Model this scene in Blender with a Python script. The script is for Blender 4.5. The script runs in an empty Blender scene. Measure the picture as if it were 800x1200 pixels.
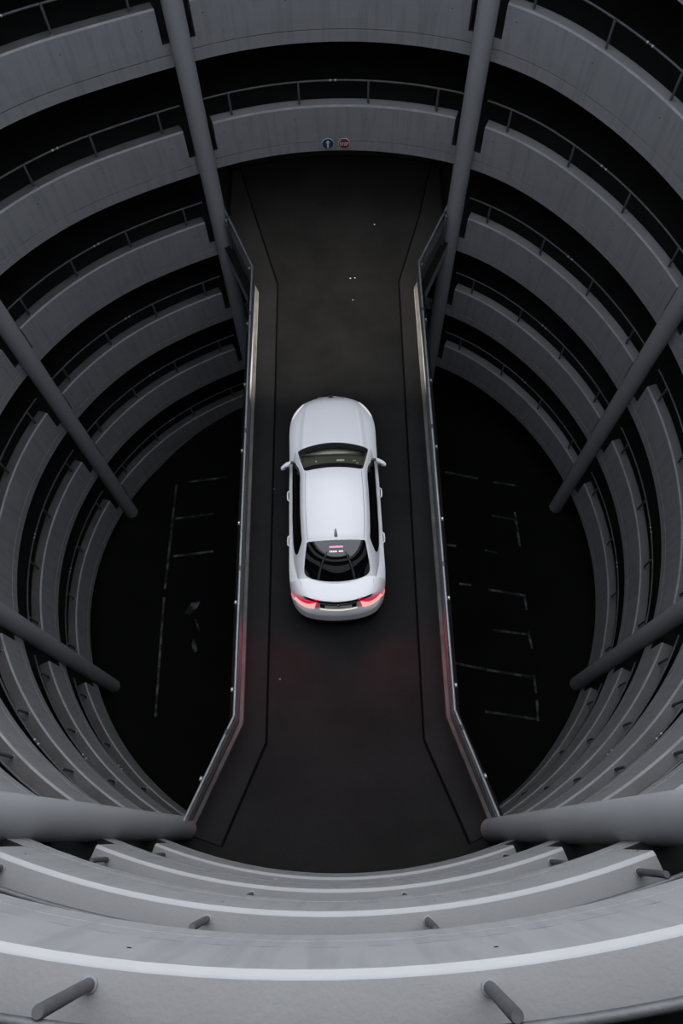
import bpy, bmesh, math, random
from mathutils import Vector, Matrix, noise
R_ = math.radians
random.seed(4)
S = 7.7                       # radius of the light well in metres
PITCH = 0.3371 * S            # height between parapets
GZ = 2.89                     # ground lies this many radii under the lens
Z0 = (GZ - 1.1198) * S        # top of the second parapet above the bridge, far side
FLAT = 0.511                  # half angle of the level landings
C = bpy.context.scene.collection
scn = bpy.context.scene

# ------------------------------------------------------------------ camera
cam_d = bpy.data.cameras.new('camera'); cam = bpy.data.objects.new('camera', cam_d); C.objects.link(cam)
cam_d.sensor_fit = 'VERTICAL'; cam_d.sensor_height = 36.0
cam_d.lens = 858.55 / 1200 * 36.0
CAM = Vector((0.0009 * S, -0.9377 * S, GZ * S))
cam.matrix_world = Matrix.Translation(CAM) @ Matrix.Rotation(0.4197, 4, 'X') @ Matrix.Rotation(-0.0323, 4, 'Z')
cam_d.clip_start = 0.05; cam_d.clip_end = 300
scn.camera = cam

# ------------------------------------------------------------------ sky and exposure
w = bpy.data.worlds.new('world'); scn.world = w; w.use_nodes = True
nt = w.node_tree; bg = nt.nodes['Background']
tc = nt.nodes.new('ShaderNodeTexCoord')
dot = nt.nodes.new('ShaderNodeVectorMath'); dot.operation = 'DOT_PRODUCT'
dot.inputs[1].default_value = Vector((0.10, 0.86, 0.50)).normalized()      # brighter evening sky beyond the far side of the well
rmp = nt.nodes.new('ShaderNodeValToRGB')
nt.links.new(tc.outputs['Generated'], dot.inputs[0]); nt.links.new(dot.outputs['Value'], rmp.inputs[0])
e = rmp.color_ramp.elements
e[0].position = 0.0; e[0].color = (0.30, 0.315, 0.355, 1)
e[1].position = 1.0; e[1].color = (1.12, 1.14, 1.18, 1)
m_ = e.new(0.50); m_.color = (0.36, 0.38, 0.42, 1)
nt.links.new(rmp.outputs[0], bg.inputs['Color'])
bg.inputs['Strength'].default_value = 1.5
scn.view_settings.view_transform = 'Standard'; scn.view_settings.look = 'None'
scn.view_settings.gamma = 1.0; scn.view_settings.use_curve_mapping = False
scn.view_settings.exposure = 1.55

# ------------------------------------------------------------------ materials
def mat(name, col, rough=0.6, metal=0.0, spec=0.5, coat=0.0, emit=None, es=0.0, var=0.0, scale=3.0, streak=False, bump=0.0, dark=None, vscale=(1, 1, 1)):
    m = bpy.data.materials.new(name); m.use_nodes = True
    n = m.node_tree; b = n.nodes['Principled BSDF']
    b.inputs['Base Color'].default_value = (*col, 1); b.inputs['Roughness'].default_value = rough
    b.inputs['Metallic'].default_value = metal; b.inputs['Specular IOR Level'].default_value = spec
    b.inputs['Coat Weight'].default_value = coat; b.inputs['Coat Roughness'].default_value = 0.03
    if emit: b.inputs['Emission Color'].default_value = (*emit, 1); b.inputs['Emission Strength'].default_value = es
    t = n.nodes.new('ShaderNodeTexCoord')
    mp = n.nodes.new('ShaderNodeMapping'); mp.inputs['Scale'].default_value = vscale
    n.links.new(t.outputs['Object'], mp.inputs[0])
    nz = n.nodes.new('ShaderNodeTexNoise'); nz.inputs['Scale'].default_value = scale; nz.inputs['Detail'].default_value = 6
    nz.inputs['Roughness'].default_value = 0.65
    n.links.new(mp.outputs[0], nz.inputs['Vector'])
    cr = n.nodes.new('ShaderNodeValToRGB')
    d = dark if dark else tuple(c * (1 - var) for c in col)
    l = tuple(min(1, c * (1 + var * 0.6)) for c in col)
    cr.color_ramp.elements[0].color = (*d, 1); cr.color_ramp.elements[0].position = 0.30
    cr.color_ramp.elements[1].color = (*l, 1); cr.color_ramp.elements[1].position = 0.70
    n.links.new(nz.outputs['Fac'], cr.inputs[0])
    last = cr.outputs[0]
    if streak:
        mp2 = n.nodes.new('ShaderNodeMapping'); mp2.inputs['Scale'].default_value = (5.5, 5.5, 0.5)
        n.links.new(t.outputs['Object'], mp2.inputs[0])
        n2 = n.nodes.new('ShaderNodeTexNoise'); n2.inputs['Scale'].default_value = 1.6; n2.inputs['Detail'].default_value = 8
        n.links.new(mp2.outputs[0], n2.inputs['Vector'])
        c2 = n.nodes.new('ShaderNodeValToRGB')
        c2.color_ramp.elements[0].position = 0.36; c2.color_ramp.elements[0].color = (0.74, 0.75, 0.76, 1)
        c2.color_ramp.elements[1].position = 0.52; c2.color_ramp.elements[1].color = (1, 1, 1, 1)
        n.links.new(n2.outputs['Fac'], c2.inputs[0])
        mx = n.nodes.new('ShaderNodeMix'); mx.data_type = 'RGBA'; mx.blend_type = 'MULTIPLY'; mx.inputs[0].default_value = 0.45
        n.links.new(last, mx.inputs[6]); n.links.new(c2.outputs[0], mx.inputs[7]); last = mx.outputs[2]
    if var or streak or dark: n.links.new(last, b.inputs['Base Color'])
    if bump:
        n3 = n.nodes.new('ShaderNodeTexNoise'); n3.inputs['Scale'].default_value = 40; n3.inputs['Detail'].default_value = 4
        n.links.new(t.outputs['Object'], n3.inputs['Vector'])
        bp = n.nodes.new('ShaderNodeBump'); bp.inputs['Strength'].default_value = bump; bp.inputs['Distance'].default_value = 0.01
        n.links.new(n3.outputs['Fac'], bp.inputs['Height']); n.links.new(bp.outputs[0], b.inputs['Normal'])
    return m

M = {}
M['concrete'] = mat('weathered_concrete', (0.24, 0.245, 0.255), 0.85, var=0.07, scale=1.3, streak=True, bump=0.25, spec=0.25)
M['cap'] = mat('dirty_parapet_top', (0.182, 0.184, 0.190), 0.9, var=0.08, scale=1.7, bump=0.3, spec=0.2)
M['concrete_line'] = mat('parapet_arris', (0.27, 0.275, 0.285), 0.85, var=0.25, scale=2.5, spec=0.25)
M['cap_worn'] = mat('worn_parapet_top', (0.13, 0.127, 0.13), 0.9, var=0.15, scale=1.5, bump=0.3, spec=0.2)  # middle top tone, used on the right and lower right sectors
M['cap_damp'] = mat('damp_parapet_top', (0.085, 0.082, 0.085), 0.9, var=0.30, scale=1.2, bump=0.3, spec=0.2)  # darkest top tone, used on the left-hand sectors
M['arris'] = mat('pale_arris', (0.31, 0.315, 0.325), 0.8, var=0.05, scale=3, spec=0.25)
M['slab'] = mat('ramp_concrete', (0.235, 0.24, 0.25), 0.85, var=0.07, scale=1.6, streak=True, bump=0.25, spec=0.25)
M['column'] = mat('painted_column', (0.265, 0.27, 0.285), 0.7, var=0.05, scale=1.1, bump=0.12, spec=0.3)
M['ramp_top'] = mat('ramp_asphalt', (0.016, 0.016, 0.016), 0.9, var=0.3, scale=2, spec=0.2)
M['dark_wall'] = mat('sooty_concrete', (0.02, 0.02, 0.02), 0.9, var=0.3, scale=1.0, spec=0.2)  # near-black concrete for the outer wall and the slab groove
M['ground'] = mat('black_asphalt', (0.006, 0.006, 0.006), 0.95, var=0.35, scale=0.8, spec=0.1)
M['deck'] = mat('deck_asphalt', (0.0098, 0.0096, 0.0098), 0.8, var=0.48, scale=0.9, bump=0.3, spec=0.2)
M['kerb'] = mat('kerb_asphalt', (0.0145, 0.0145, 0.0150), 0.85, var=0.25, scale=1.3, bump=0.25, spec=0.2)
M['upstand'] = mat('pale_upstand', (0.17, 0.168, 0.16), 0.8, var=0.35, scale=2.2, bump=0.2, spec=0.2)
M['steel'] = mat('galvanised_steel', (0.30, 0.31, 0.33), 0.5, metal=0.6, var=0.2, scale=6)
M['rail'] = mat('weathered_rail', (0.085, 0.088, 0.095), 0.55, metal=0.3, var=0.25, scale=9, bump=0.2)
M['guard'] = mat('guard_steel', (0.12, 0.122, 0.125), 0.6, metal=0.3, var=0.25, scale=4)
M['bolt'] = mat('bright_zinc', (0.42, 0.42, 0.41), 0.35, metal=0.5)
M['line'] = mat('worn_paint', (0.14, 0.14, 0.135), 0.8, var=0.0, dark=(0.006, 0.006, 0.006), scale=2.3)
for e_ in M['line'].node_tree.nodes:
    if e_.type == 'VALTORGB': e_.color_ramp.elements[0].position = 0.46; e_.color_ramp.elements[1].position = 0.62
M['seam'] = mat('joint_filler', (0.003, 0.003, 0.003), 0.95, spec=0.05)
M['paint'] = mat('white_car_paint', (0.85, 0.86, 0.89), 0.35, coat=0.3, spec=0.5)
M['trim'] = mat('black_trim', (0.008, 0.008, 0.009), 0.35, spec=0.4)
M['rubber'] = mat('tyre_rubber', (0.012, 0.012, 0.012), 0.8)
M['alloy'] = mat('alloy', (0.5, 0.5, 0.52), 0.3, metal=0.9)
M['chrome'] = mat('chrome', (0.75, 0.74, 0.70), 0.15, metal=1.0)
M['leather'] = mat('beige_leather', (0.22, 0.20, 0.16), 0.6)
M['dash'] = mat('dark_dashboard', (0.13, 0.125, 0.10), 0.7)
M['paper'] = mat('white_paper', (0.9, 0.9, 0.86), 0.6)  # plain white for the small slips on the dashboard
M['plate_lamp'] = mat('plate_lamp', (0.7, 0.68, 0.6), 0.4, emit=(1.0, 0.95, 0.82), es=0.20)  # light falling on the plate, put into emission; not a lamp lens
M['plate'] = mat('licence_plate', (0.8, 0.79, 0.72), 0.5)
M['tail'] = mat('tail_lens', (0.30, 0.005, 0.015), 0.3, emit=(1.0, 0.015, 0.09), es=0.22, coat=0.2)
M['tail_core'] = mat('tail_lamp_core', (0.5, 0.12, 0.12), 0.3, emit=(1.0, 0.50, 0.46), es=0.30)
M['brake'] = mat('high_brake_lamp', (0.9, 0.2, 0.3), 0.3, emit=(1.0, 0.07, 0.22), es=1.0)
M['led'] = mat('white_led_marks', (0.9, 0.85, 0.9), 0.3, emit=(0.9, 0.75, 0.9), es=0.18)  # plain white marks on the rear window, slightly emissive
M['head'] = mat('head_lens', (0.9, 0.85, 0.82), 0.1, emit=(1.0, 0.86, 0.80), es=0.25, coat=1.0)
M['blue'] = mat('blue_sign_face', (0.008, 0.035, 0.10), 0.5)
M['red'] = mat('red_sign_face', (0.14, 0.012, 0.016), 0.5)
M['white'] = mat('white_sign_face', (0.62, 0.64, 0.66), 0.5)
M['emblem_blue'] = mat('emblem_blue', (0.03, 0.15, 0.5), 0.3)
M['litter'] = mat('pale_litter', (0.20, 0.20, 0.19), 0.8)

def glass_mat(name, tint, ior, base_mix=0.0):
    m = bpy.data.materials.new(name); m.use_nodes = True; n = m.node_tree
    for k in list(n.nodes):
        if k.type == 'BSDF_PRINCIPLED': n.nodes.remove(k)
    out = [k for k in n.nodes if k.type == 'OUTPUT_MATERIAL'][0]
    fr = n.nodes.new('ShaderNodeFresnel'); fr.inputs[0].default_value = ior
    gl = n.nodes.new('ShaderNodeBsdfGlossy'); gl.inputs['Roughness'].default_value = 0.01; gl.inputs['Color'].default_value = (1, 1, 1, 1)
    if tint is None:
        tr = n.nodes.new('ShaderNodeBsdfDiffuse'); tr.inputs['Color'].default_value = (0.002, 0.002, 0.002, 1)
    else:
        tr = n.nodes.new('ShaderNodeBsdfTransparent'); tr.inputs['Color'].default_value = (*tint, 1)
    mx = n.nodes.new('ShaderNodeMixShader')
    n.links.new(fr.outputs[0], mx.inputs[0]); n.links.new(tr.outputs[0], mx.inputs[1]); n.links.new(gl.outputs[0], mx.inputs[2])
    n.links.new(mx.outputs[0], out.inputs['Surface'])
    return m
M['windscreen'] = glass_mat('windscreen_glass', (0.75, 0.76, 0.70), 1.35)
M['tint'] = glass_mat('tinted_glass', None, 1.85)
M['side_tint'] = glass_mat('side_glass', None, 1.3)

# ------------------------------------------------------------------ helpers
def obj(name, verts, faces, m, parent=None, smooth=None, mats=None, fm=None):
    me = bpy.data.meshes.new(name); me.from_pydata([tuple(v) for v in verts], [], faces); me.update()
    bm = bmesh.new(); bm.from_mesh(me); bmesh.ops.recalc_face_normals(bm, faces=bm.faces); bm.to_mesh(me); bm.free()
    if mats:
        for q in mats: me.materials.append(q)
        for i, k in enumerate(fm): me.polygons[i].material_index = k
    else: me.materials.append(m)
    if smooth is not None:
        for p in me.polygons: p.use_smooth = True
        me.set_sharp_from_angle(angle=R_(smooth))
    o = bpy.data.objects.new(name, me); C.objects.link(o)
    if parent is not None: o.parent = parent
    return o
def thing(name, label, cat, loc=(0, 0, 0), rz=0, group=None):
    o = bpy.data.objects.new(name, None); C.objects.link(o); o.empty_display_size = 0.2
    o.location = loc; o.rotation_euler = (0, 0, rz); o['label'] = label; o['category'] = cat
    if group: o['group'] = group
    return o
def tag(o, label, cat, group=None):
    o['label'] = label; o['category'] = cat
    if group: o['group'] = group
    return o
def struct(o): o['kind'] = 'structure'; return o

class MB:
    def __init__(s): s.v = []; s.f = []
    def add(s, v, f):
        b = len(s.v); s.v += [tuple(q) for q in v]; s.f += [tuple(i + b for i in q) for q in f]; return s
    def box(s, c, d, rz=0, tilt=0):
        c = Vector(c); rot = Matrix.Rotation(rz, 3, 'Z') @ Matrix.Rotation(tilt, 3, 'X')
        v = [c + rot @ Vector((a * d[0] / 2, b * d[1] / 2, e * d[2] / 2)) for a in (-1, 1) for b in (-1, 1) for e in (-1, 1)]
        return s.add(v, [(0, 1, 3, 2), (4, 6, 7, 5), (0, 4, 5, 1), (2, 3, 7, 6), (0, 2, 6, 4), (1, 5, 7, 3)])
    def tube(s, pts, r, n=12, closed=False, rr=None):
        pts = [Vector(p) for p in pts]; v = []; f = []
        for i, p in enumerate(pts):
            t = (pts[min(i + 1, len(pts) - 1)] - pts[max(i - 1, 0)]).normalized()
            a = t.orthogonal().normalized() if i == 0 else (a - t * a.dot(t)).normalized()
            b = t.cross(a); q = rr[i] if rr else r
            v += [p + (a * math.cos(2 * math.pi * k / n) + b * math.sin(2 * math.pi * k / n)) * q for k in range(n)]
        for i in range(len(pts) - 1):
            for k in range(n): f.append((i * n + k, i * n + (k + 1) % n, (i + 1) * n + (k + 1) % n, (i + 1) * n + k))
        f.append(tuple(range(n))[::-1]); f.append(tuple(range((len(pts) - 1) * n, len(pts) * n)))
        return s.add(v, f)
    def sweep(s, rings, close=True):
        n = len(rings[0]); v = [p for r in rings for p in r]; f = []
        for i in range(len(rings) - 1):
            for k in range(n if close else n - 1): f.append((i * n + k, i * n + (k + 1) % n, (i + 1) * n + (k + 1) % n, (i + 1) * n + k))
        if close: f.append(tuple(range(n))[::-1]); f.append(tuple(range((len(rings) - 1) * n, len(rings) * n)))
        return s.add(v, f)
    def build(s, name, m, parent=None, smooth=None): return obj(name, s.v, s.f, m, parent, smooth)

def pol(r, th, z): return (r * S * math.sin(th), r * S * math.cos(th), z)
def level(n, th):
    """top of parapet n (world z) at angle th (0 = far side, positive to the right)"""
    c = 0.16; a, b = FLAT, math.pi - FLAT; x = abs(th)
    def sp(v): return 0 if v < -c else (v if v > c else (v + c) ** 2 / (4 * c))
    q = (sp(x - a) - sp(x - b)) / (b - a)
    return Z0 - n * PITCH - (PITCH * q if th > 0 else -PITCH * q)
def in_frame(p, m=60):
    q = cam.matrix_world.inverted() @ Vector(p)
    if q.z > -0.1: return False
    x = 400 + 858.55 * q.x / -q.z; y = 600 - 858.55 * q.y / -q.z
    return -m < x < 800 + m and -m < y < 1200 + m

# ------------------------------------------------------------------ the shell of the car park
H_NOTCH, H_STEP, H_BAND = 0.088 * S, 0.116 * S, 0.1501 * S
fl = MB(); nseg = 96
fl.add([(15 * math.sin(2 * math.pi * k / nseg), 15 * math.cos(2 * math.pi * k / nseg), 0) for k in range(nseg)] +
       [(15 * math.sin(2 * math.pi * k / nseg), 15 * math.cos(2 * math.pi * k / nseg), -0.3) for k in range(nseg)],
       [tuple(range(nseg)), tuple(range(nseg, 2 * nseg))[::-1]] + [(k, (k + 1) % nseg, nseg + (k + 1) % nseg, nseg + k) for k in range(nseg)])
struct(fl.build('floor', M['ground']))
wl = MB()
wl.sweep([[pol(1.74, a, 0), pol(1.78, a, 0), pol(1.78, a, GZ * S + 0.3), pol(1.74, a, GZ * S + 0.3)] for a in [2 * math.pi * k / 96 for k in range(97)]])
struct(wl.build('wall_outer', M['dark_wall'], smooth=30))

for n in range(-4, 6):
    a0, a1 = (-180, 180)
    if n == -4: a0 = 156
    if n == -3: a0 = -28
    if n == 5: a1 = 0
    rings = []; st = 2
    for d in range(a0, a1 + 1, st):
        th = R_(d if d != 0 else 0.0001)
        t = level(n, th)
        top = t - H_NOTCH
        rings.append([pol(1.0, th, top), pol(1.0, th, t - H_STEP), pol(1.0030, th, t - H_STEP - 0.002), pol(1.0030, th, t - H_STEP - 0.022), pol(0.9997, th, t - H_STEP - 0.024), pol(0.9997, th, t - H_BAND),
                      pol(1.74, th, t - H_BAND), pol(1.74, th, top)])
    mb = MB(); mb.sweep(rings)
    fm = []
    nr = len(rings)
    for i in range(nr - 1):
        for k in range(8): fm.append(1 if k == 7 else (2 if k in (1, 2) else 0))
    fm += [0, 0]
    o = obj('ramp_slab', mb.v, mb.f, None, smooth=30, mats=[M['slab'], M['ramp_top'], M['dark_wall']], fm=fm); struct(o)

# columns: measured positions round the well
COL = [(-21.9, 'far left'), (23.8, 'far right'), (-67.2, 'upper left'), (69.7, 'upper right'), (-111.7, 'lower left'), (114.8, 'lower right'), (-156.6, 'near left'), (160.5, 'near right')]
CLAB = {'far left': 'tall round grey column at far left corner of the bridge',
        'far right': 'tall round grey column at far right corner of the bridge',
        'upper left': 'round grey column slanting down from left frame edge, upper of the left two',
        'upper right': 'round grey column slanting down from right frame edge, upper of the right two',
        'lower left': 'dark round column on the left, lower of the two slanting to the black floor',
        'lower right': 'dark round column on the right, lower of the two slanting to the black floor',
        'near left': 'thick pale column lying almost level at bottom left beside the bridge end',
        'near right': 'thick pale column lying almost level at bottom right beside the bridge end'}
for a, nm in COL:
    c = Vector(pol(0.985, R_(a), 0)); rad = 0.0265 * S
    mb = MB(); n = 40; zs = [0, 0.03]
    zs += [k * 0.5 for k in range(1, 46)]
    rr = [rad] * len(zs)
    mb.sweep([[(c.x + r * math.cos(2 * math.pi * k / n), c.y + r * math.sin(2 * math.pi * k / n), z) for k in range(n)] for z, r in zip(zs, rr)])
    tag(mb.build('column', M['column'], smooth=40), CLAB[nm], 'column', 'tall round columns around the well')

# parapets (one between each two columns on every turn) with their hand rails
ang = sorted([a for a, _ in COL]); edges = ang + [ang[0] + 360]
HW = 2.55
BR_A = 19.0
sect = {}
for i in range(8):
    lo, hi = edges[i] + HW, edges[i + 1] - HW
    mid = (lo + hi) / 2
    if mid > 180: mid -= 360; lo -= 360; hi -= 360
    key = round((mid) / 45) * 45
    sect[key] = (lo, hi)
SN = {-45: 'far left, beside the bridge', 45: 'far right, beside the bridge', -90: 'left side between the slanting columns', 90: 'right side between the slanting columns',
      -135: 'lower left side', 135: 'lower right side'}
ORD = ['lowest of its stack', 'second lowest of its stack', 'third lowest of its stack', 'fourth lowest of its stack', 'fifth lowest of its stack', 'sixth lowest of its stack', 'seventh lowest of its stack', 'eighth lowest of its stack', 'ninth lowest of its stack', 'tenth lowest of its stack']
def parapet(lo, hi, n, label, rail_label, rails=True):
    lo_, hi_ = R_(lo), R_(hi); k = 26
    def lv(th):
        t2 = th
        if t2 > math.pi: t2 = math.pi
        if t2 < -math.pi: t2 = -math.pi
        return level(n, t2)
    rings = []
    for i in range(k + 1):
        th = lo_ + (hi_ - lo_) * i / k; t = lv(th)
        base = t - H_NOTCH
        rings.append([pol(1.0, th, base), pol(1.0, th, t - 0.026), pol(1.0028, th, t - 0.006), pol(1.0045, th, t), pol(1.031, th, t), pol(1.033, th, t - 0.012), pol(1.033, th, base)])
    mb = MB(); mb.sweep(rings)
    fm = []
    for i in range(k): fm += [0, 1, 1, 2, 2, 0, 0]
    fm += [0, 0]
    for j in (-1.7, -0.6, 0.5, 1.6):                       # form-tie holes in the cast face
        th = (lo_ + hi_) / 2 + R_(11 * j); z = lv(th) - 0.30 - 0.03 * math.sin(j * 5); b = len(mb.v)
        mb.v += [pol(0.9996, th + 0.0016 * math.cos(a * math.pi / 3), z + 0.013 * math.sin(a * math.pi / 3)) for a in range(6)]
        mb.f.append(tuple(range(b, b + 6))); fm.append(3)
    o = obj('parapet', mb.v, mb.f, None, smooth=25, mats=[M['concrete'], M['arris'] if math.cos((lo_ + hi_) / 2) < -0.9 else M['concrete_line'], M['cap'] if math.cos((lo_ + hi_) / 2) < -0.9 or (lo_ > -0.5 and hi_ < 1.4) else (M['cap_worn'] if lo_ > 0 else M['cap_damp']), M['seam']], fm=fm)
    tag(o, label, 'parapet', 'curved concrete parapets of the spiral ramp')
    if not rails: return
    mid = (lo_ + hi_) / 2
    r = thing('hand_rail', rail_label, 'railing', pol(1.014, mid, lv(mid)), 0, 'tubular hand rails on the curved parapets')
    off = Vector(r.location)
    rb = MB(); pts = []
    ta, tb = lo_ - R_(0.6), hi_ + R_(0.6)
    for i in range(33):
        th = ta + (tb - ta) * i / 32
        pts.append(Vector(pol(1.0172, th, lv(th) + 0.066 * S)) - off)
    rb.tube(pts, 0.021, 10); rb.build('rail', M['rail'], r, 60)
    for j in (-1.5, -0.5, 0.5, 1.5):
        th = mid + R_((11.75 if abs(mid) > 2.8 else 11.25) * j)
        b = Vector(pol(1.0120, th, lv(th) + 0.0)) - off; tp = Vector(pol(1.0120, th, lv(th) + 0.069 * S)) - off
        pb = MB(); pb.tube([b, b + Vector((0, 0, 0.01)), tp - Vector((0, 0, 0.012)), tp], 0.021, 12, rr=[0.025, 0.025, 0.025, 0.020])
        pb.build('post', M['rail'], r, 50)
        fb = MB(); fb.tube([b, b + Vector((0, 0, 0.010))], 0.034, 14)
        fb.build('base_collar', M['steel'], r, 40)
    for th in (mid - R_(0.5), mid + R_(0.35)):
        q = []
        for e in (-0.1, 0.1):
            q.append(Vector(pol(1.0172, th + R_(e), lv(th) + 0.066 * S)) - off)
        cb = MB(); cb.tube(q, 0.026, 10); cb.build('coupler', M['bolt'], r, 40)

for key in (-45, -90, -135):
    lo, hi = sect[key]; cnt = 0
    for n in range(5, -4, -1):
        m = R_((lo + hi) / 2); t = level(n, m)
        if t > GZ * S - 0.4: continue
        vis = any(in_frame(pol(1.0, R_(lo + (hi - lo) * q / 6), level(n, R_(lo + (hi - lo) * q / 6)))) for q in range(7))
        parapet(lo, hi, n, 'grey concrete parapet, %s, %s' % (SN[key], ORD[cnt]), 'hand rail on parapet, %s, %s' % (SN[key], ORD[cnt]), vis)
        cnt += 1
for key in (45, 90, 135):
    lo, hi = sect[key]; cnt = 0
    for n in range(4, -4, -1):
        m = R_((lo + hi) / 2); t = level(n, m)
        if t > GZ * S - 0.4: continue
        vis = any(in_frame(pol(1.0, R_(lo + (hi - lo) * q / 6), level(n, R_(lo + (hi - lo) * q / 6)))) for q in range(7))
        parapet(lo, hi, n, 'grey concrete parapet, %s, %s' % (SN[key], ORD[cnt]), 'hand rail on parapet, %s, %s' % (SN[key], ORD[cnt]), vis)
        cnt += 1
lo, hi = sect[0]
FN = {1: 'over far bridge end carrying two round signs', 0: 'at top centre, one turn above the two signs', -1: 'at far side, two turns above the signs', -2: 'at far side, three turns above the signs', -3: 'at far side, four turns above the signs'}
for n in (1, 0, -1, -2, -3):
    parapet(lo, hi, n, 'grey concrete parapet ' + FN[n], 'thin hand rail on the parapet ' + FN[n], n > -1)
k180 = 180 if 180 in sect else -180
lo, hi = sect[k180]
if lo < 0: lo += 360; hi += 360
BN = {0: 'lowest of four steps across the bottom', -1: 'second lowest of four steps across the bottom', -2: 'third lowest of four steps across the bottom', -3: 'topmost of four steps, along the bottom edge'}
for n in (0, -1, -2, -3):
    parapet(lo, hi, n, 'pale concrete parapet, ' + BN[n], 'hand rail on pale parapet, ' + BN[n])

# ------------------------------------------------------------------ bridge
DZ = level(2, 0.0001) - H_NOTCH + 0.005                     # carriageway height
def P2(x, y, h=0.0): return Vector((x * S, y * S, DZ + h))
barL = [(-0.345, 0.925), (-0.250, 0.682), (-0.265, -0.668), (-0.372, -0.897)]
barR = [(0.375, 0.912), (0.264, 0.678), (0.250, -0.670), (0.330, -0.915)]
def off_poly(pts, d):
    out = []
    for i, p in enumerate(pts):
        p = Vector(p); n = Vector((0, 0))
        segs = []
        if i > 0: segs.append((p - Vector(pts[i - 1])).normalized())
        if i < len(pts) - 1: segs.append((Vector(pts[i + 1]) - p).normalized())
        ns = [Vector((s.y, -s.x)) for s in segs]
        n = sum(ns, Vector((0, 0))).normalized(); k = 1 / max(0.5, n.dot(ns[0]))
        out.append(tuple(p + n * d * k))
    return out
# travelling from far to near, (t.y,-t.x) points to -X... outward for the left barrier
edgeL = off_poly(barL, 0.030); edgeR = off_poly(barR, -0.030)
def arc_pts(a, b, n, r=0.9985):
    return [(r * math.sin(R_(a + (b - a) * i / n)), r * math.cos(R_(a + (b - a) * i / n))) for i in range(n + 1)]
aL = math.degrees(math.atan2(-0.375, 0.925)); aR = math.degrees(math.atan2(0.405, 0.912))
far = arc_pts(aL, aR, 16, 1.30)
near = arc_pts(math.degrees(math.atan2(0.36, -0.93)), math.degrees(math.atan2(-0.405, -0.915)) + 360, 16, 1.30)
outline = far + edgeR[1:3] + near + edgeL[2:0:-1]
v = [P2(x, y) for x, y in outline] + [P2(x, y, -0.42) for x, y in outline]; n = len(outline)
br = obj('bridge_deck', v, [tuple(range(n)), tuple(range(n, 2 * n))[::-1]] + [(k, (k + 1) % n, n + (k + 1) % n, n + k) for k in range(n)], None,
         mats=[M['deck'], M['slab']], fm=[0, 1] + [1] * n)
struct(br)
def ribbon(name, a, b, z0, z1, m, parent):
    k = len(a); v = []
    for (x0, y0), (x1, y1) in zip(a, b):
        v += [P2(x0, y0, z1), P2(x1, y1, z1), P2(x1, y1, z0), P2(x0, y0, z0)]
    f = []
    for i in range(k - 1):
        for j in range(4): f.append((i * 4 + j, i * 4 + (j + 1) % 4, i * 4 + 4 + (j + 1) % 4, i * 4 + 4 + j))
    f += [(0, 1, 2, 3), ((k - 1) * 4 + 3, (k - 1) * 4 + 2, (k - 1) * 4 + 1, (k - 1) * 4)]
    return obj(name, v, f, m, parent)
seamL = [(-0.318, 1.24), (-0.262, 1.02), (-0.183, 0.715), (-0.203, -0.715), (-0.305, -0.945)]
seamR = [(0.352, 1.22), (0.300, 1.00), (0.212, 0.715), (0.186, -0.720), (0.275, -0.955)]
footL = off_poly(barL, -0.0056); footR = off_poly(barR, 0.0056)
footLx = [(-0.345, 1.24), (-0.350, 0.955)] + footL[1:3] + [(-0.378, -0.918)]; footRx = [(0.383, 1.22), (0.376, 0.935)] + footR[1:3] + [(0.335, -0.93)]
ribbon('kerb_strip', seamL, footLx, 0.0, 0.035, M['kerb'], br); ribbon('kerb_strip', seamR, footRx, 0.0, 0.035, M['kerb'], br)
ribbon('joint', off_poly(seamL, -0.003), off_poly(seamL, 0.0022), 0.0, 0.038, M['seam'], br); ribbon('joint', off_poly(seamR, 0.003), off_poly(seamR, -0.0022), 0.0, 0.038, M['seam'], br)
ribbon('upstand', off_poly(barL, 0.004), off_poly(barL, -0.0055), 0.0, 0.13, M['upstand'], br)
ribbon('upstand', off_poly(barR, -0.004), off_poly(barR, 0.0055), 0.0, 0.13, M['upstand'], br)
ribbon('kick_plate', off_poly(barL, 0.0045), off_poly(barL, 0.0035), 0.13, 0.42, M['guard'], br)  # plates added below the guard beam to stop headlamp light leaking past
ribbon('kick_plate', off_poly(barR, -0.0045), off_poly(barR, -0.0035), 0.13, 0.42, M['guard'], br)

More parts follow.
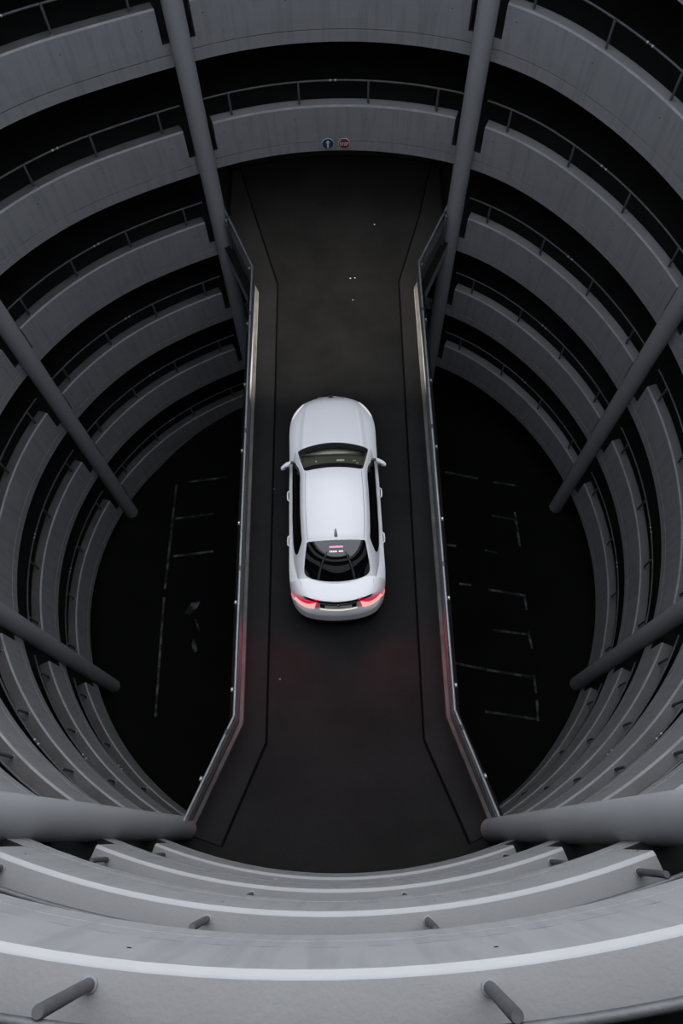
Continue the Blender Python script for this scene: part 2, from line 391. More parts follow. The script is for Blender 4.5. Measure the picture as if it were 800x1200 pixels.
def along(pts, step):
    out = []; d = 0.3
    for i in range(len(pts) - 1):
        a, b = Vector(pts[i]) * S, Vector(pts[i + 1]) * S; L = (b - a).length
        while d < L: out.append((a + (b - a) * d / L, (b - a).normalized())); d += step
        d -= L
    return out
def barrier(pts, sgn, label):
    t = thing('crash_barrier', label, 'barrier', (pts[1][0] * S, pts[1][1] * S, DZ), 0, 'steel crash barriers along the bridge')
    o = Vector(t.location)
    rl = MB()
    top = [P2(x, y, 1.0) - o for x, y in pts]; rl.tube(top, 0.026, 12); rl.build('top_rail', M['steel'], t, 50)
    # corrugated guard beam: W profile (inward offset, height)
    prof = [(0.0, 0.40), (0.0, 0.43), (-0.035, 0.46), (-0.035, 0.49), (0.0, 0.53), (0.0, 0.58), (-0.035, 0.62), (-0.035, 0.65), (0.0, 0.69), (0.0, 0.72)]
    full = prof + [(a - 0.006, h) for a, h in reversed(prof)]
    rings = []
    cols_ = [off_poly(pts, -sgn * (a / S)) for a, h in full]
    for i in range(len(pts)):
        rings.append([P2(cols_[j][i][0], cols_[j][i][1], full[j][1]) - o for j in range(len(full))])
    gb = MB(); gb.sweep(rings); gb.build('guard_beam', M['guard'], t, 20)
    for p, d in along(pts, 1.66):
        nrm = Vector((d.y, -d.x)) * sgn
        q = p + nrm * 0.065
        pb = MB(); ang_ = math.atan2(d.y, d.x)
        pb.box((q.x - o.x, q.y - o.y, 0.46), (0.08, 0.05, 0.92), ang_)
        po = pb.build('post', M['guard'], t)
        bb = MB(); bb.tube([Vector((q.x - o.x, q.y - o.y, 0.92)), Vector((q.x - o.x, q.y - o.y, 0.94))], 0.019, 10); bb.build('cap_bolt', M['bolt'], po, 40)
        kb = MB(); a = Vector((p.x - o.x, p.y - o.y, 1.0)); kb.tube([a, Vector((q.x - o.x, q.y - o.y, 0.90))], 0.012, 8); kb.build('bracket', M['steel'], po, 40)
    for p, d in along(pts, 3.1):
        cb = MB(); a = Vector((p.x - o.x, p.y - o.y, 1.0)); e = Vector((d.x, d.y, 0)) * 0.05
        cb.tube([a - e, a + e], 0.032, 12); cb.build('sleeve', M['rail'], t, 40)
    return t
barrier(barL, 1, 'grey steel crash barrier with top rail along left edge of bridge')
barrier(barR, -1, 'grey steel crash barrier with top rail along right edge of bridge')

# litter specks on the carriageway
for x, y, s, lb in [(0.055, 0.74, 0.03, 'left one of a close pair ahead of the car'), (0.07, 0.74, 0.025, 'right one of a close pair ahead of the car'), (0.06, 0.65, 0.025, 'nearest in front of the bonnet'), (0.145, 0.97, 0.03, 'by the shaded far end of the bridge'), (-0.17, -0.56, 0.03, 'behind the car near the left kerb joint'), (-0.19, -0.02, 0.025, 'beside the left doors of the car')]:
    mb = MB(); a = random.random() * 3
    mb.add([P2(x, y, 0.002) + Vector((math.cos(a + k * 1.26) * s * random.uniform(.6, 1), math.sin(a + k * 1.26) * s * random.uniform(.6, 1), 0)) for k in range(5)] +
           [P2(x, y, 0.014) + Vector((math.cos(a + k * 1.26) * s * .5, math.sin(a + k * 1.26) * s * .5, 0)) for k in range(5)],
           [(0, 1, 2, 3, 4), (9, 8, 7, 6, 5)] + [(k, (k + 1) % 5, 5 + (k + 1) % 5, 5 + k) for k in range(5)])
    tag(mb.build('litter_scrap', M['litter']), 'tiny pale litter scrap ' + lb, 'litter', 'pale litter scraps on the bridge')

# ------------------------------------------------------------------ parking bay lines on the ground
LN = [[(-0.721, 0.513), (-0.74, 0.03)], [(-0.741, -0.007), (-0.741, -0.487)], [(-0.665, 0.52), (-0.5, 0.539)], [(-0.718, 0.345), (-0.553, 0.363)], [(-0.714, 0.172), (-0.546, 0.189)],
      [(0.463, 0.53), (0.606, 0.491)], [(0.671, 0.472), (0.766, 0.452)], [(0.642, 0.313), (0.742, 0.29)], [(0.436, 0.186), (0.479, 0.177)], [(0.599, 0.154), (0.648, 0.14)],
      [(0.477, 0.011), (0.526, 0.002)], [(0.594, -0.019), (0.744, -0.05)], [(0.592, -0.188), (0.737, -0.213)], [(0.426, -0.316), (0.57, -0.351)], [(0.57, -0.351), (0.721, -0.38)],
      [(0.527, -0.507), (0.725, -0.542)], [(0.746, 0.325), (0.748, 0.168)], [(0.738, -0.046), (0.74, -0.111)], [(0.735, -0.199), (0.739, -0.269)], [(0.732, -0.37), (0.732, -0.443)], [(0.732, -0.469), (0.724, -0.548)]]
marks = {-1: MB(), 1: MB()}
for a, b in LN:
    a, b = Vector(a) * S, Vector(b) * S; d = (b - a).normalized(); nn = Vector((-d.y, d.x)) * 0.035
    marks[-1 if a.x < 0 else 1].add([(a.x + nn.x, a.y + nn.y, 0.004), (a.x - nn.x, a.y - nn.y, 0.004), (b.x - nn.x, b.y - nn.y, 0.004), (b.x + nn.x, b.y + nn.y, 0.004)], [(0, 1, 2, 3)])
arrow = [(-0.655, -0.078), (-0.625, -0.035), (-0.590, -0.030), (-0.600, -0.055), (-0.630, -0.085)]
marks[-1].add([(x * S, y * S, 0.004) for x, y in arrow], [(0, 1, 2, 3, 4)])
marks[-1].add([(x * S, y * S, 0.004) for x, y in [(-0.612, -0.10), (-0.60, -0.11), (-0.585, -0.15), (-0.592, -0.155)]], [(0, 1, 2, 3)])
marks[-1].add([(x * S, y * S, 0.004) for x, y in [(-0.612, -0.18), (-0.60, -0.20), (-0.592, -0.235), (-0.605, -0.24), (-0.616, -0.21)]], [(0, 1, 2, 3, 4)])
struct(marks[-1].build('trim_1', M['line'])); struct(marks[1].build('trim_2', M['line']))

# ------------------------------------------------------------------ the two round signs
def sign(deg, kind):
    th = R_(deg); zc = (GZ - 1.580) * S
    t = thing('road_sign', 'small round blue sign with white upward arrow on parapet above bridge' if kind == 'arrow' else 'small red octagonal STOP sign on parapet above bridge beside the blue arrow',
              'sign', pol(0.995, th, zc), 0, 'road signs above the bridge')
    # local: x right, z up, faces the well centre (-y at th=0)
    t.rotation_euler = (0, 0, -th)
    rad = 0.145
    n = 32 if kind == 'arrow' else 8
    ph = 0 if kind == 'arrow' else math.pi / 8
    def disc(r, y0, y1, name, m):
        mb = MB(); mb.sweep([[(r * math.cos(2 * math.pi * k / n + ph), y, r * math.sin(2 * math.pi * k / n + ph)) for k in range(n)] for y in (y0, y1)])
        return mb.build(name, m, t)
    disc(rad, 0.0, 0.012, 'sign_plate', M['white'])
    disc(rad * 0.94, -0.003, 0.001, 'sign_face', M['blue'] if kind == 'arrow' else M['red'])
    if kind == 'arrow':
        mb = MB()
        prof = [(-0.017, -0.10), (0.017, -0.10), (0.017, 0.03), (0.055, 0.03), (0.0, 0.10), (-0.055, 0.03), (-0.017, 0.03)]
        mb.sweep([[(x, y, z) for x, z in prof] for y in (-0.006, -0.003)]); mb.build('arrow', M['white'], t)
    else:
        mb = MB()
        def bar(x, z, w_, h_): mb.box((x, -0.0045, z), (w_, 0.003, h_))
        b = 0.013; H = 0.085
        x = -0.080   # S
        for z in (-H / 2 + b / 2, 0, H / 2 - b / 2): bar(x, z, 0.042, b)
        bar(x - 0.015, H / 4, b, H / 2); bar(x + 0.015, -H / 4, b, H / 2)
        x = -0.028   # T
        bar(x, H / 2 - b / 2, 0.044, b); bar(x, 0, b, H)
        x = 0.026    # O
        bar(x - 0.016, 0, b, H); bar(x + 0.016, 0, b, H); bar(x, H / 2 - b / 2, 0.04, b); bar(x, -H / 2 + b / 2, 0.04, b)
        x = 0.080    # P
        bar(x - 0.015, 0, b, H); bar(x, H / 2 - b / 2, 0.04, b); bar(x, 0, 0.04, b); bar(x + 0.015, H / 4, b, H / 2)
        mb.build('lettering', M['white'], t)
sign(-0.25, 'arrow'); sign(2.60, 'stop')

# ------------------------------------------------------------------ the car
CAR = thing('car', 'white four-door saloon with tail lights lit, driving away across the bridge', 'car', (-0.125, -0.73, DZ), R_(0.35))
def lerp_tab(tab, x, j=1):
    if x <= tab[0][0]: return tab[0][j]
    for i in range(len(tab) - 1):
        if x <= tab[i + 1][0]:
            p0 = tab[max(i - 1, 0)]; p1 = tab[i]; p2 = tab[i + 1]; p3 = tab[min(i + 2, len(tab) - 1)]
            h = p2[0] - p1[0]; u = (x - p1[0]) / h
            m1 = (p2[j] - p0[j]) / (p2[0] - p0[0]) * h; m2 = (p3[j] - p1[j]) / (p3[0] - p1[0]) * h
            return (2 * u**3 - 3 * u**2 + 1) * p1[j] + (u**3 - 2 * u**2 + u) * m1 + (-2 * u**3 + 3 * u**2) * p2[j] + (u**3 - u**2) * m2
    return tab[-1][j]
# plan outline, right half, from front centre to rear centre (x, y)
OUT = [(0, 2.545), (0.22, 2.53), (0.42, 2.475), (0.60, 2.375), (0.74, 2.22), (0.845, 2.02), (0.905, 1.78), (0.925, 1.5), (0.925, 1.1), (0.93, 0.6), (0.938, 0.1),
       (0.94, -0.4), (0.94, -0.9), (0.942, -1.3), (0.945, -1.65), (0.925, -1.95), (0.875, -2.16), (0.79, -2.31), (0.66, -2.42), (0.45, -2.49), (0.22, -2.525), (0, -2.535)]
dl = [0]
for i in range(1, len(OUT)): dl.append(dl[-1] + math.hypot(OUT[i][0] - OUT[i - 1][0], OUT[i][1] - OUT[i - 1][1]))
NX = [(d, x) for d, (x, y) in zip(dl, OUT)]; NY = [(d, y) for d, (x, y) in zip(dl, OUT)]
NP = 150
half = [(lerp_tab(NX, dl[-1] * i / NP), lerp_tab(NY, dl[-1] * i / NP)) for i in range(NP + 1)]
plan = half + [(-x, y) for x, y in half[-2:0:-1]]
ZC = [(-2.60, 0.70), (-2.45, 0.86), (-2.37, 1.04), (-2.0, 1.055), (-1.6, 1.02), (-1.0, 0.98), (0.3, 0.97), (1.0, 0.985), (1.4, 0.965), (1.9, 0.90), (2.2, 0.84), (2.4, 0.77), (2.55, 0.62)]
ZS = [(-2.55, 0.66), (-2.3, 0.70), (-1.6, 0.84), (0, 0.80), (1.5, 0.78), (2.2, 0.66), (2.55, 0.56)]
def ylip(x): return -2.375 + 0.135 * (x / 0.64) ** 2
def Htop(x, y, k):
    zs = lerp_tab(ZS, y)
    if y < -1.85:
        g = y - ylip(x)
        zt = 1.05 + 0.02 * max(0, (-1.85 - y)) / 0.5
        if g > 0: zc = zt + 0.012 * math.exp(-g / 0.04)
        else:
            q = -g
            zc = zt - 0.05 * min(1, q / 0.02) - 0.19 * min(1, max(0, (q - 0.02) / 0.06)) - 0.25 * max(0, q - 0.08)
        e = 10
    else: zc = lerp_tab(ZC, y); e = 5.0
    z = zs + (zc - zs) * (1 - k ** e) - (0.0 if y < -1.85 else 0.035 * min(1, abs(x) / 0.75) ** 2)
    if y > 1.0:   # bonnet creases running from the lamps to the pillars
        cx = 0.64 - 0.14 * ((y - 1.0) / 1.5) ** 1.6
        z += 0.014 * math.exp(-((abs(x) - cx) / 0.035) ** 2) * min(1, (2.5 - y) / 0.3) * (1 - k ** 6) - 0.010 * math.exp(-((abs(x) - cx - 0.09) / 0.05) ** 2) * (1 - k ** 6)
    if abs(x) < 0.70 - 0.0 and -1.70 < y < 0.86: z = 0.42
    return z
def body_pt(t, k, lift=0.0):
    """t = fraction along full outline index, k = 0 spine .. 1 outline"""
    i = t % len(plan); a = plan[int(i) % len(plan)]; b = plan[(int(i) + 1) % len(plan)]; u = i - int(i)
    xo, yo = a[0] + (b[0] - a[0]) * u, a[1] + (b[1] - a[1]) * u
    ys = max(-1.85, min(1.7, yo)); x = xo * k; y = ys + (yo - ys) * k
    return Vector((x, y, Htop(x, y, k) + lift))
NK = 46; N = len(plan)
ks = [(i / NK) ** 0.8 for i in range(NK + 1)]
V = []; F = []
for k in ks:
    for i in range(N): V.append(body_pt(i, k))
for j in range(NK):
    for i in range(N): F.append((j * N + i, j * N + (i + 1) % N, (j + 1) * N + (i + 1) % N, (j + 1) * N + i))
# sides
lv = [(0.10, 1.004), (0.22, 1.006), (0.32, 1.003), (0.42, 1.0), (0.52, 0.985), (0.6, 0.95)]
base = NK * N; prev = base; WC = [(1.50), (-1.42)]
rows = [base]
for q in range(1, 13):
    u = q / 12
    start = len(V)
    for i in range(N):
        x, y = plan[i]; zs = lerp_tab(ZS, y); z = zs + (0.20 - zs) * u
        s = 1.0 + 0.010 * math.sin(math.pi * min(1, u * 1.4)) - 0.05 * max(0, u - 0.75) * 4 * 0.5
        if y < -2.0 and 0.25 < u < 0.5: s += 0.006      # rear bumper ledge
        V.append(Vector((x * s, y * s, z)))
    for i in range(N):
        a, b = rows[-1] + i, rows[-1] + (i + 1) % N
        my = (V[a].y + V[b].y) / 2; mz = (V[a].z + V[start + i].z) / 2
        if abs(V[a].x) > 0.7 and any(math.hypot(my - wy, mz - 0.335) < 0.37 for wy in WC): continue
        F.append((a, b, start + (i + 1) % N, start + i))
    rows.append(start)
F.append(tuple(rows[-1] + i for i in range(N)))
me = [v for v in V]
body = obj('body', me, F, M['paint'], CAR, 35)

# greenhouse: stations along the car (s, yc, bow, xr, zr, zc, xb)
G = [(0, 1.15, 0.17, 0.775, 0.945, 0.975, 0.80), (1, 0.74, 0.115, 0.695, 1.165, 1.205, 0.855), (2, 0.33, 0.06, 0.612, 1.350, 1.40, 0.868), (3, -0.10, 0.03, 0.615, 1.385, 1.452, 0.872), (4, -0.60, 0.0, 0.615, 1.380, 1.460, 0.872),
     (5, -1.0, 0.0, 0.600, 1.350, 1.438, 0.868), (6, -1.22, -0.01, 0.590, 1.320, 1.412, 0.855), (7, -1.60, -0.075, 0.640, 1.192, 1.278, 0.835), (8, -2.06, -0.16, 0.700, 0.985, 1.025, 0.76)]
def gs(s, j): return lerp_tab(G, s, j)
def gtop(s, u, lift=0.0):
    yc, bow, xr, zr, zc = [gs(s, j) for j in (1, 2, 3, 4, 5)]
    x = u * xr; y = yc - bow * u * u; z = zr + (zc - zr) * (1 - abs(u) ** 2.2)
    p = Vector((x, y, z))
    if lift:
        e = 0.01; a = gtop(min(8, s + e), u) - gtop(max(0, s - e), u); b = gtop(s, min(1, u + e)) - gtop(s, max(-1, u - e))
        n_ = b.cross(a).normalized(); n_ = n_ if n_.z > 0 else -n_; p += n_ * lift
    return p
def gside(s, v_, sg, lift=0.0):
    yc, bow, xr, zr, zc, xb = [gs(s, j) for j in (1, 2, 3, 4, 5, 6)]
    x = xr + (xb - xr) * (v_ ** 0.9) + 0.015 * math.sin(math.pi * v_); z = zr + (0.90 - zr) * v_
    x += lift * 0.92; z += lift * 0.4
    return Vector((sg * x, yc - bow, z))
NS, NU, NV = 96, 28, 12
V = []; F = []; idx = {}
def gv(key, p):
    if key not in idx: idx[key] = len(V); V.append(p)
    return idx[key]
for i in range(NS):
    s0, s1 = 8 * i / NS, 8 * (i + 1) / NS
    for j in range(NU):
        u0, u1 = -1 + 2 * j / NU, -1 + 2 * (j + 1) / NU
        if 0.1 < (s0 + s1) / 2 < 1.9 and abs((u0 + u1) / 2) < 0.9: continue
        F.append((gv(('t', i, j), gtop(s0, u0)), gv(('t', i, j + 1), gtop(s0, u1)), gv(('t', i + 1, j + 1), gtop(s1, u1)), gv(('t', i + 1, j), gtop(s1, u0))))
    for sg in (-1, 1):
        def key(ii, jj): return ('t', ii, 0 if sg < 0 else NU) if jj == 0 else (sg, ii, jj)
        for j in range(NV):
            F.append((gv(key(i, j), gside(s0, j / NV, sg)), gv(key(i, j + 1), gside(s0, (j + 1) / NV, sg)), gv(key(i + 1, j + 1), gside(s1, (j + 1) / NV, sg)), gv(key(i + 1, j), gside(s1, j / NV, sg))))
obj('roof_and_pillars', V, F, M['paint'], CAR, 50)
def rr(u, v_, n_=5.0):  # rounded-rectangle squash: maps [-1,1]^2 into superellipse
    m = max(abs(u), abs(v_)); 
    if m < 1e-6: return 0.0, 0.0
    l = (abs(u) ** n_ + abs(v_) ** n_) ** (1 / n_)
    return u * m / l, v_ * m / l
def patch(name, fn, nu, nv, m, parent=CAR, smooth=40, cond=None):
    V = [fn(-1 + 2 * i / nu, -1 + 2 * j / nv) for i in range(nu + 1) for j in range(nv + 1)]
    F = []
    for i in range(nu):
        for j in range(nv):
            if cond and not cond(-1 + 2 * (i + .5) / nu, -1 + 2 * (j + .5) / nv): continue
            F.append((i * (nv + 1) + j, (i + 1) * (nv + 1) + j, (i + 1) * (nv + 1) + j + 1, i * (nv + 1) + j + 1))
    return obj(name, V, F, m, parent, smooth)
def ws(u, v_, lift):
    a, b = rr(u, v_, 14); return gtop(1.0 + 0.97 * b, 0.965 * a, lift)
wsg = patch('windscreen', lambda u, v_: ws(u, v_, 0.004), 36, 36, M['windscreen'])
patch('windscreen_border', lambda u, v_: ws(u, v_, 0.007), 60, 60, M['trim'], wsg, cond=lambda u, v_: abs(u) > 0.95 or v_ < -0.52 or v_ > 0.70)
def rg(u, v_, lift):
    a, b = rr(u, v_, 7 if v_ > 0 else 30); return gtop(6.93 + 0.87 * b, 0.955 * a, lift)
rgo = patch('rear_window', lambda u, v_: rg(u, v_, 0.005), 40, 40, M['tint'])
for sg in (-1, 1):
    for s0, s1 in ((0.85, 3.58), (3.58, 6.55)):
        def sw(u, v_):
            s = (s0 + s1) / 2 + u * (s1 - s0) / 2
            f0 = 0.18 + (0.25 * max(0, (1.5 - s) / 0.7) if s < 1.5 else 0) + (0.30 * max(0, (s - 5.6) / 0.95) ** 2 if s > 5.6 else 0)
            v1 = 0.90 - (0.25 * max(0, (s - 5.9) / 0.65) ** 2 if s > 5.9 else 0)
            return gside(s, f0 + (v1 - f0) * (v_ + 1) / 2, sg, 0.008)
        patch('side_window', sw, 40, 8, M['side_tint'])
# high-level brake lamp behind the rear window glass, drawn at glass height
patch('high_brake_light', lambda u, v_: gtop(6.42 + 0.032 * v_, 0.21 * u, 0.012), 12, 2, M['brake'], rgo)
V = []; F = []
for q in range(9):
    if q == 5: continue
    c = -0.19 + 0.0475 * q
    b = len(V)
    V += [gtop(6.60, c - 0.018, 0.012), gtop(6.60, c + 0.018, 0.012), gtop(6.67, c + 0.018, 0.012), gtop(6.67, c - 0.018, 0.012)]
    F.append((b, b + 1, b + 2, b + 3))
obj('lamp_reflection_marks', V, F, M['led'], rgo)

# spoiler lip (black shadow gap), fascia pieces
def strip(name, m, f0, f1, x0, x1, n=40, lift=0.006, parent=CAR, zf=None):
    V = []; F = []
    for i in range(n + 1):
        x = x0 + (x1 - x0) * i / n
        for y in (f0(x), f1(x)):
            # k for this point on the rear fan
            z = zf(x, y) if zf else Htop(x, y, 0.3) + lift
            V.append(Vector((x, y, z)))
    for i in range(n): F.append((2 * i, 2 * i + 1, 2 * i + 3, 2 * i + 2))
    return obj(name, V, F, m, parent, 40)
def car_z(x, y):
    """surface height near the tail, including the rounded shoulder"""
    best = 1.0
    lo_, hi_ = 0.0, 1.0
    ys = -1.85
    # find k: the outline point on the ray from the fan centre
    dx, dy = x, y - ys
    bk = None
    for i in range(len(plan)):
        a, b = plan[i], plan[(i + 1) % len(plan)]
        ax, ay, bx, by = a[0], a[1] - ys, b[0], b[1] - ys
        den = dx * (by - ay) - dy * (bx - ax)
        if abs(den) < 1e-9: continue
        tt = (ax * (by - ay) - ay * (bx - ax)) / den; uu = (ax * dy - ay * dx) / den
        if tt > 0 and -1e-6 <= uu <= 1 + 1e-6: bk = tt if bk is None else min(bk, tt)
    k = min(1, 1 / bk) if bk else 1
    return Htop(x, y, k)
half_lip = 0.66
def lipw(x): return max(0.0, 1 - (abs(x) / half_lip) ** 6) ** 0.5
strip('spoiler_gap', M['trim'], lambda x: ylip(x) + 0.004, lambda x: ylip(x) - 0.004 - 0.030 * lipw(x), -half_lip, half_lip, zf=lambda x, y: 1.045 + 0.016 if y > ylip(x) else 1.030)
def tailz(x, y): return car_z(x, y) + 0.012
strip('plate_recess', M['trim'], lambda x: -2.402 + 0.05 * (x / .4) ** 2, lambda x: -2.450 + 0.05 * (x / .4) ** 2, -0.35, 0.35, zf=tailz)
strip('licence_plate', M['plate'], lambda x: -2.412 + 0.045 * (x / .4) ** 2, lambda x: -2.446 + 0.045 * (x / .4) ** 2, -0.26, 0.26, zf=lambda x, y: car_z(x, y) + 0.02)
strip('plate_lamp', M['plate_lamp'], lambda x: -2.446 + 0.05 * (x / .4) ** 2, lambda x: -2.470 + 0.05 * (x / .4) ** 2, -0.36, 0.36, zf=lambda x, y: car_z(x, y) + 0.018)  # glowing strip imitates the lit plate surround
# tail lights: wrap round the corners on the side of the outline
def outline_at(y_t, sg):
    for i in range(NP):
        if half[i][1] >= y_t >= half[i + 1][1]:
            return i + (half[i][1] - y_t) / (half[i][1] - half[i + 1][1] + 1e-9)
def tail(sg):
    i0 = outline_at(-2.03, 1); i1 = outline_at(-2.478, 1)
    def fn(u, v_, lift=0.010, shrink=1.0):
        q = (u * shrink + 1) / 2; t = i0 + (i1 - i0) * q
        kk0 = 0.985 - 0.26 * q ** 1.05; kk1 = 1.0 - 0.055 * q   # upper / lower edge
        if q < 0.25: kk0 = 0.99 - 0.0 * q
        kk0 = min(kk0, 0.995)
        k = kk0 + (kk1 - kk0) * ((v_ * shrink + 1) / 2)
        tt = t if sg > 0 else (len(plan) - t)
        p = body_pt(tt, k)
        # part of the lamp reaches down the flank
        d = Vector((p.x, p.y + 1.85, 0)).normalized()
        if v_ > 0: p.z -= 0.12 * v_ * (1 - 0.3 * q)
        return p + d * lift + Vector((0, 0, lift))
    o = patch('tail_light', fn, 30, 8, M['tail'])
    patch('lamp_core', lambda u, v_: fn(u, -0.55 + 0.72 * (v_ + 1), 0.016, 0.92), 24, 6, M['tail_core'], o)
    return o
tail(1); tail(-1)
# lower black rear valance
V = []; F = []
i0 = outline_at(-2.30, 1); n = 40
ids = [i0 + (NP - i0) * j / n for j in range(n + 1)]
ids += [len(plan) - q for q in ids[-2::-1]]
for t in ids:
    a = plan[int(t) % len(plan)]; b = plan[(int(t) + 1) % len(plan)]; u = t - int(t)
    x, y = a[0] + (b[0] - a[0]) * u, a[1] + (b[1] - a[1]) * u
    V += [Vector((x * 1.006, y * 1.006, 0.50)), Vector((x * 1.018, y * 1.016, 0.46)), Vector((x * 1.018, y * 1.016, 0.30)), Vector((x * 0.99, y * 0.99, 0.22))]
for i in range(len(ids) - 1):
    for j in range(3): F.append((i * 4 + j, i * 4 + j + 1, i * 4 + 4 + j + 1, i * 4 + 4 + j))
obj('rear_valance', V, F, M['trim'], CAR, 40)
# headlights
def head(sg):
    i0 = outline_at(2.36, 1); i1 = outline_at(1.92, 1)
    def fn(u, v_, lift=0.006):
        q = (u + 1) / 2; t = i0 + (i1 - i0) * q
        w_ = 0.05 * math.sin(math.pi * min(0.97, max(0.06, q))) ** 0.7
        k = 0.995 - w_ * (1 - (v_ + 1) / 2)
        tt = t if sg > 0 else (len(plan) - t)
        p = body_pt(tt, k); d = Vector((p.x, p.y - 1.7, 0)).normalized()
        if v_ > 0: p.z -= 0.06 * v_
        return p + d * lift + Vector((0, 0, lift))
    return patch('headlight', fn, 20, 6, M['head'])
heads = [head(1), head(-1)]
# mirrors
for sg in (-1, 1):
    mb = MB(); c = Vector((sg * 0.99, 0.66, 0.99)); n = 16; rings = []
    for k in range(9):
        u = k / 8; x = sg * (0.89 + 0.20 * u); ry = 0.062 * math.sin(math.pi * (0.16 + 0.74 * u)) ** 0.6; rz = 0.075 * math.sin(math.pi * (0.2 + 0.68 * u)) ** 0.6
        rings.append([(x, 0.69 - 0.12 * u + ry * math.cos(2 * math.pi * j / n), 0.98 + rz * math.sin(2 * math.pi * j / n)) for j in range(n)])
    mb.sweep(rings); mo = mb.build('wing_mirror', M['paint'], CAR, 60)
    g = MB(); g.box((sg * 0.98, 0.575, 0.985), (0.12, 0.008, 0.08), sg * -R_(30) * 0.5); g.build('mirror_glass', M['trim'], mo)
    a = MB(); a.box((sg * 0.88, 0.72, 0.94), (0.12, 0.05, 0.04), 0); a.build('mirror_arm', M['trim'], mo)
# door handles
for sg in (-1, 1):
    for y in (0.02, -0.98):
        mb = MB(); mb.tube([(sg * 0.938, y + 0.11, 0.80), (sg * 0.968, y + 0.085, 0.80), (sg * 0.972, y, 0.80), (sg * 0.968, y - 0.085, 0.80), (sg * 0.938, y - 0.11, 0.80)], 0.015, 8)
        mb.build('door_handle', M['paint'], CAR, 60)
# aerial fin
mb = MB(); rings = []
for k in range(9):
    u = k / 8; y = -0.99 - 0.19 * u; hh = 0.055 * u ** 1.3 if u < 0.85 else 0.055 * (1 - u) / 0.15 + 0.004; ww = 0.016 + 0.020 * u ** 0.6
    z0 = gtop(5.0 + (abs(y) - 1.0) / 0.22 if y < -1.0 else 5.0, 0).z - 0.004
    rings.append([(-ww, y, z0), (-ww * 0.5, y, z0 + hh * 0.8), (0, y, z0 + hh + 0.004), (ww * 0.5, y, z0 + hh * 0.8), (ww, y, z0)])
mb.sweep(rings); mb.build('aerial_fin', M['column'], CAR, 50)
# emblems
for y, z, tilt in ((2.47, 0.715, -0.9), (-2.40, 0.985, 0.6)):
    n = 20; rot = Matrix.Rotation(tilt, 3, 'X')
    def ring_pts(r, h): return [Vector((0, y, z)) + rot @ Vector((r * math.cos(2 * math.pi * k / n), r * math.sin(2 * math.pi * k / n), h)) for k in range(n)]
    mb = MB(); mb.sweep([ring_pts(0.041, -0.03), ring_pts(0.041, 0.010)]); eo = mb.build('emblem', M['trim'], CAR)
    for q, mm in enumerate((M['white'], M['emblem_blue'], M['white'], M['emblem_blue'])):
        pts = [Vector((0, y, z)) + rot @ Vector((0, 0, 0.012))] + [Vector((0, y, z)) + rot @ Vector((0.026 * math.cos(math.pi / 2 * (q + k / 5)), 0.026 * math.sin(math.pi / 2 * (q + k / 5)), 0.012)) for k in range(6)]
        obj('quadrant', pts, [tuple(range(7))], mm, eo)
# front grille (kidney pair under the nose)
for sg in (-1, 1):
    mb = MB(); mb.box((sg * 0.16, 2.50, 0.50), (0.26, 0.04, 0.17)); g = mb.build('grille', M['trim'], CAR)
    fb = MB(); fb.tube([(sg * 0.16 + a * 0.14, 2.543 - 0.33 * (0.16 + sg * a * 0.14) ** 2, 0.50 + b * 0.09) for a, b in ((-1, -1), (1, -1), (1, 1), (-1, 1), (-1, -1))], 0.005, 8); fb.build('grille_frame', M['chrome'], g)
# wheels
for sx in (-1, 1):
    for wy in (1.50, -1.42):
        mb = MB(); n = 40; prof = [(0.20, 0.0), (0.235, 0.02), (0.31, 0.0), (0.330, 0.03), (0.335, 0.08), (0.335, 0.16), (0.330, 0.21), (0.31, 0.24), (0.235, 0.22), (0.2, 0.24)]
        mb.sweep([[(sx * (0.915 - d), wy + r * math.cos(2 * math.pi * k / n), 0.335 + r * math.sin(2 * math.pi * k / n)) for r, d in prof] for k in range(n + 1)], close=False)
        wo = mb.build('wheel', M['rubber'], CAR, 40)
        rb = MB(); rb.tube([(sx * 0.895, wy, 0.335), (sx * 0.915, wy, 0.335)], 0.06, 20)
        for k in range(10):
            a = 2 * math.pi * k / 10
            rb.tube([(sx * 0.905, wy + 0.04 * math.cos(a), 0.335 + 0.04 * math.sin(a)), (sx * 0.895, wy + 0.232 * math.cos(a), 0.335 + 0.232 * math.sin(a))], 0.013, 8)
        n2 = 40; rb.sweep([[(sx * (0.90 - d), wy + r * math.cos(2 * math.pi * k / n2), 0.335 + r * math.sin(2 * math.pi * k / n2)) for r, d in ((0.225, 0), (0.24, 0), (0.24, 0.16), (0.225, 0.16))] + [(sx * 0.90, wy + 0.225 * math.cos(2 * math.pi * k / n2), 0.335 + 0.225 * math.sin(2 * math.pi * k / n2))] for k in range(n2 + 1)], close=False)
        rb.build('rim', M['alloy'], wo, 40)
        ab = MB(); ab.tube([(sx * 0.80, wy, 0.335), (sx * 0.84, wy, 0.335)], 0.19, 30); ab.build('brake_disc', M['trim'], wo, 40)
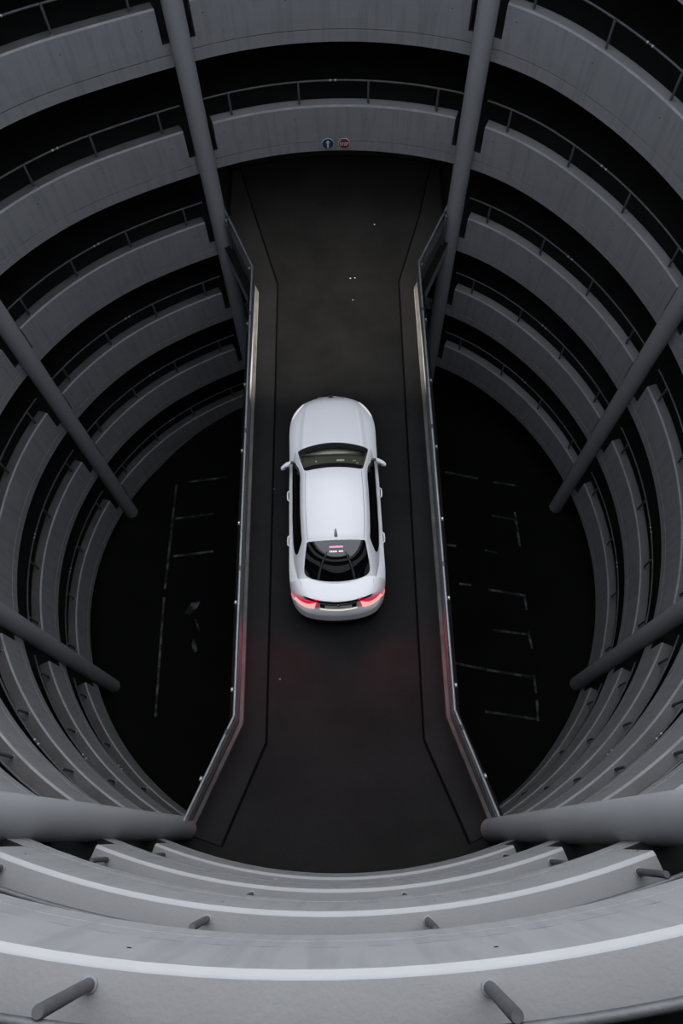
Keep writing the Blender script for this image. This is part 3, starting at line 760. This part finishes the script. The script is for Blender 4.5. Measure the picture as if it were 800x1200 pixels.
# interior
mb = MB(); rings = []
for k in range(13):
    x = -0.66 + 1.32 * k / 12; b = 0.10 * (x / 0.66) ** 2
    rings.append([(x, 1.02 - b, 0.60), (x, 1.00 - b, 0.905), (x, 0.70 - b, 0.93), (x, 0.42 - b, 0.90), (x, 0.36 - b, 0.80), (x, 0.42 - b, 0.55)])
mb.sweep(rings); mb.build('dashboard', M['dash'], CAR, 40)
mb = MB(); c = Vector((-0.38, 0.20, 0.83)); rot = Matrix.Rotation(R_(62), 3, 'X')
ringp = [c + rot @ Vector((0.18 * math.cos(2 * math.pi * k / 28), 0.18 * math.sin(2 * math.pi * k / 28), 0)) for k in range(29)]
mb.tube(ringp, 0.015, 8); mb.tube([c + rot @ Vector((-0.17, 0, 0)), c + rot @ Vector((0.17, 0, 0))], 0.02, 8); mb.tube([c, c + Vector((0, 0.25, -0.1))], 0.03, 8)
mb.build('steering_wheel', M['trim'], CAR, 60)
for sx in (-0.38, 0.38):
    mb = MB()
    mb.box((sx, -0.15, 0.52), (0.50, 0.52, 0.16)); mb.box((sx, -0.47, 0.82), (0.48, 0.14, 0.62), 0, R_(12)); mb.box((sx, -0.55, 1.18), (0.26, 0.09, 0.18), 0, R_(12))
    so = mb.build('seat', M['leather'], CAR)
    bv = so.modifiers.new('bevel', 'BEVEL'); bv.width = 0.04; bv.segments = 3
for x, y, sx_, sy_, z in ((0.02, 0.64, 0.11, 0.05, 0.945), (0.16, 0.64, 0.11, 0.05, 0.945), (0.15, 0.74, 0.16, 0.04, 0.94), (-0.05, 0.95, 0.16, 0.02, 0.925), (0.30, 0.90, 0.12, 0.015, 0.925), (0.44, 0.72, 0.06, 0.02, 0.935), (0.50, 0.66, 0.04, 0.02, 0.935), (0.38, 0.60, 0.05, 0.03, 0.935), (-0.36, 0.73, 0.03, 0.03, 0.94)):
    mb = MB(); mb.box((x, y, z), (sx_, sy_, 0.008), 0.0); mb.build('paper_slip', M['paper'], CAR)
mb = MB(); mb.box((0, 0.42, 1.30), (0.20, 0.03, 0.05), 0, R_(-20)); mb.build('rear_view_mirror', M['trim'], CAR)
mb = MB()
for sg in (-1, 1):
    a = Vector((sg * 0.1 - 0.25, 1.08, 0.985)); b = Vector((sg * 0.1 + 0.28, 0.98, 1.03)); mb.tube([a, b], 0.008, 6)
mb.build('wiper', M['trim'], CAR)
# panel seams: bonnet edge, boot lid, roof ditch lines
def seamline(name, pts, r=0.004):
    mb = MB(); mb.tube(pts, r, 5); return mb.build(name, M['trim'], CAR)
for sg in (-1, 1):
    seamline('boot_seam', [Vector((sg * (0.70 - 0.02 * k / 10), -1.93 - 0.33 * k / 10, car_z(0.70, -1.93 - 0.33 * k / 10) - 0.001)) for k in range(11)], 0.003)
    seamline('roof_ditch', [gtop(2.05 + 3.9 * k / 30, sg * 0.93, -0.001) for k in range(31)], 0.004)

# lamps of the car: each beam spreads low and wide and is cut off above the horizon, as a dipped lamp is
def beam(loc, az, energy, col, power, soft, name, smin=0.06, c0=0.0, c1=0.04):
    l = bpy.data.lights.new(name, 'SPOT'); l.energy = energy; l.color = col; l.spot_size = R_(165); l.spot_blend = 1.0; l.shadow_soft_size = soft
    l.use_nodes = True; n = l.node_tree; em = [k for k in n.nodes if k.type == 'EMISSION'][0]
    tc = n.nodes.new('ShaderNodeTexCoord'); sp = n.nodes.new('ShaderNodeSeparateXYZ'); n.links.new(tc.outputs['Normal'], sp.inputs[0])
    def mth(op, a, b=None):
        k = n.nodes.new('ShaderNodeMath'); k.operation = op
        for i, q in enumerate((a, b)):
            if q is None: continue
            if isinstance(q, (int, float)): k.inputs[i].default_value = q
            else: n.links.new(q, k.inputs[i])
        return k.outputs[0]
    dep = mth('MULTIPLY', sp.outputs['Y'], -1.0)
    cut = n.nodes.new('ShaderNodeMapRange'); cut.inputs[1].default_value = c0; cut.inputs[2].default_value = c1; n.links.new(dep, cut.inputs[0])
    prof = mth('POWER', mth('DIVIDE', 0.1, mth('MAXIMUM', dep, smin)), power)
    n.links.new(mth('MULTIPLY', prof, cut.outputs[0]), em.inputs['Strength'])
    o = bpy.data.objects.new(name, l); C.objects.link(o); o.parent = CAR
    o.location = loc; o.rotation_euler = (R_(90), 0, az)
for sg in (-1, 1):
    beam((sg * 0.66, 2.58, 0.66), R_(-10) * sg, 2200, (1.0, 0.94, 0.82), 2.6, 0.05, 'headlamp_beam', 0.115, 0.06, 0.16)
    beam((sg * 0.70, -2.60, 0.80), R_(180) + R_(28) * sg, 48, (1.0, 0.05, 0.16), 0.6, 0.06, 'tail_lamp_glow', 0.17, 0.05, 0.17)
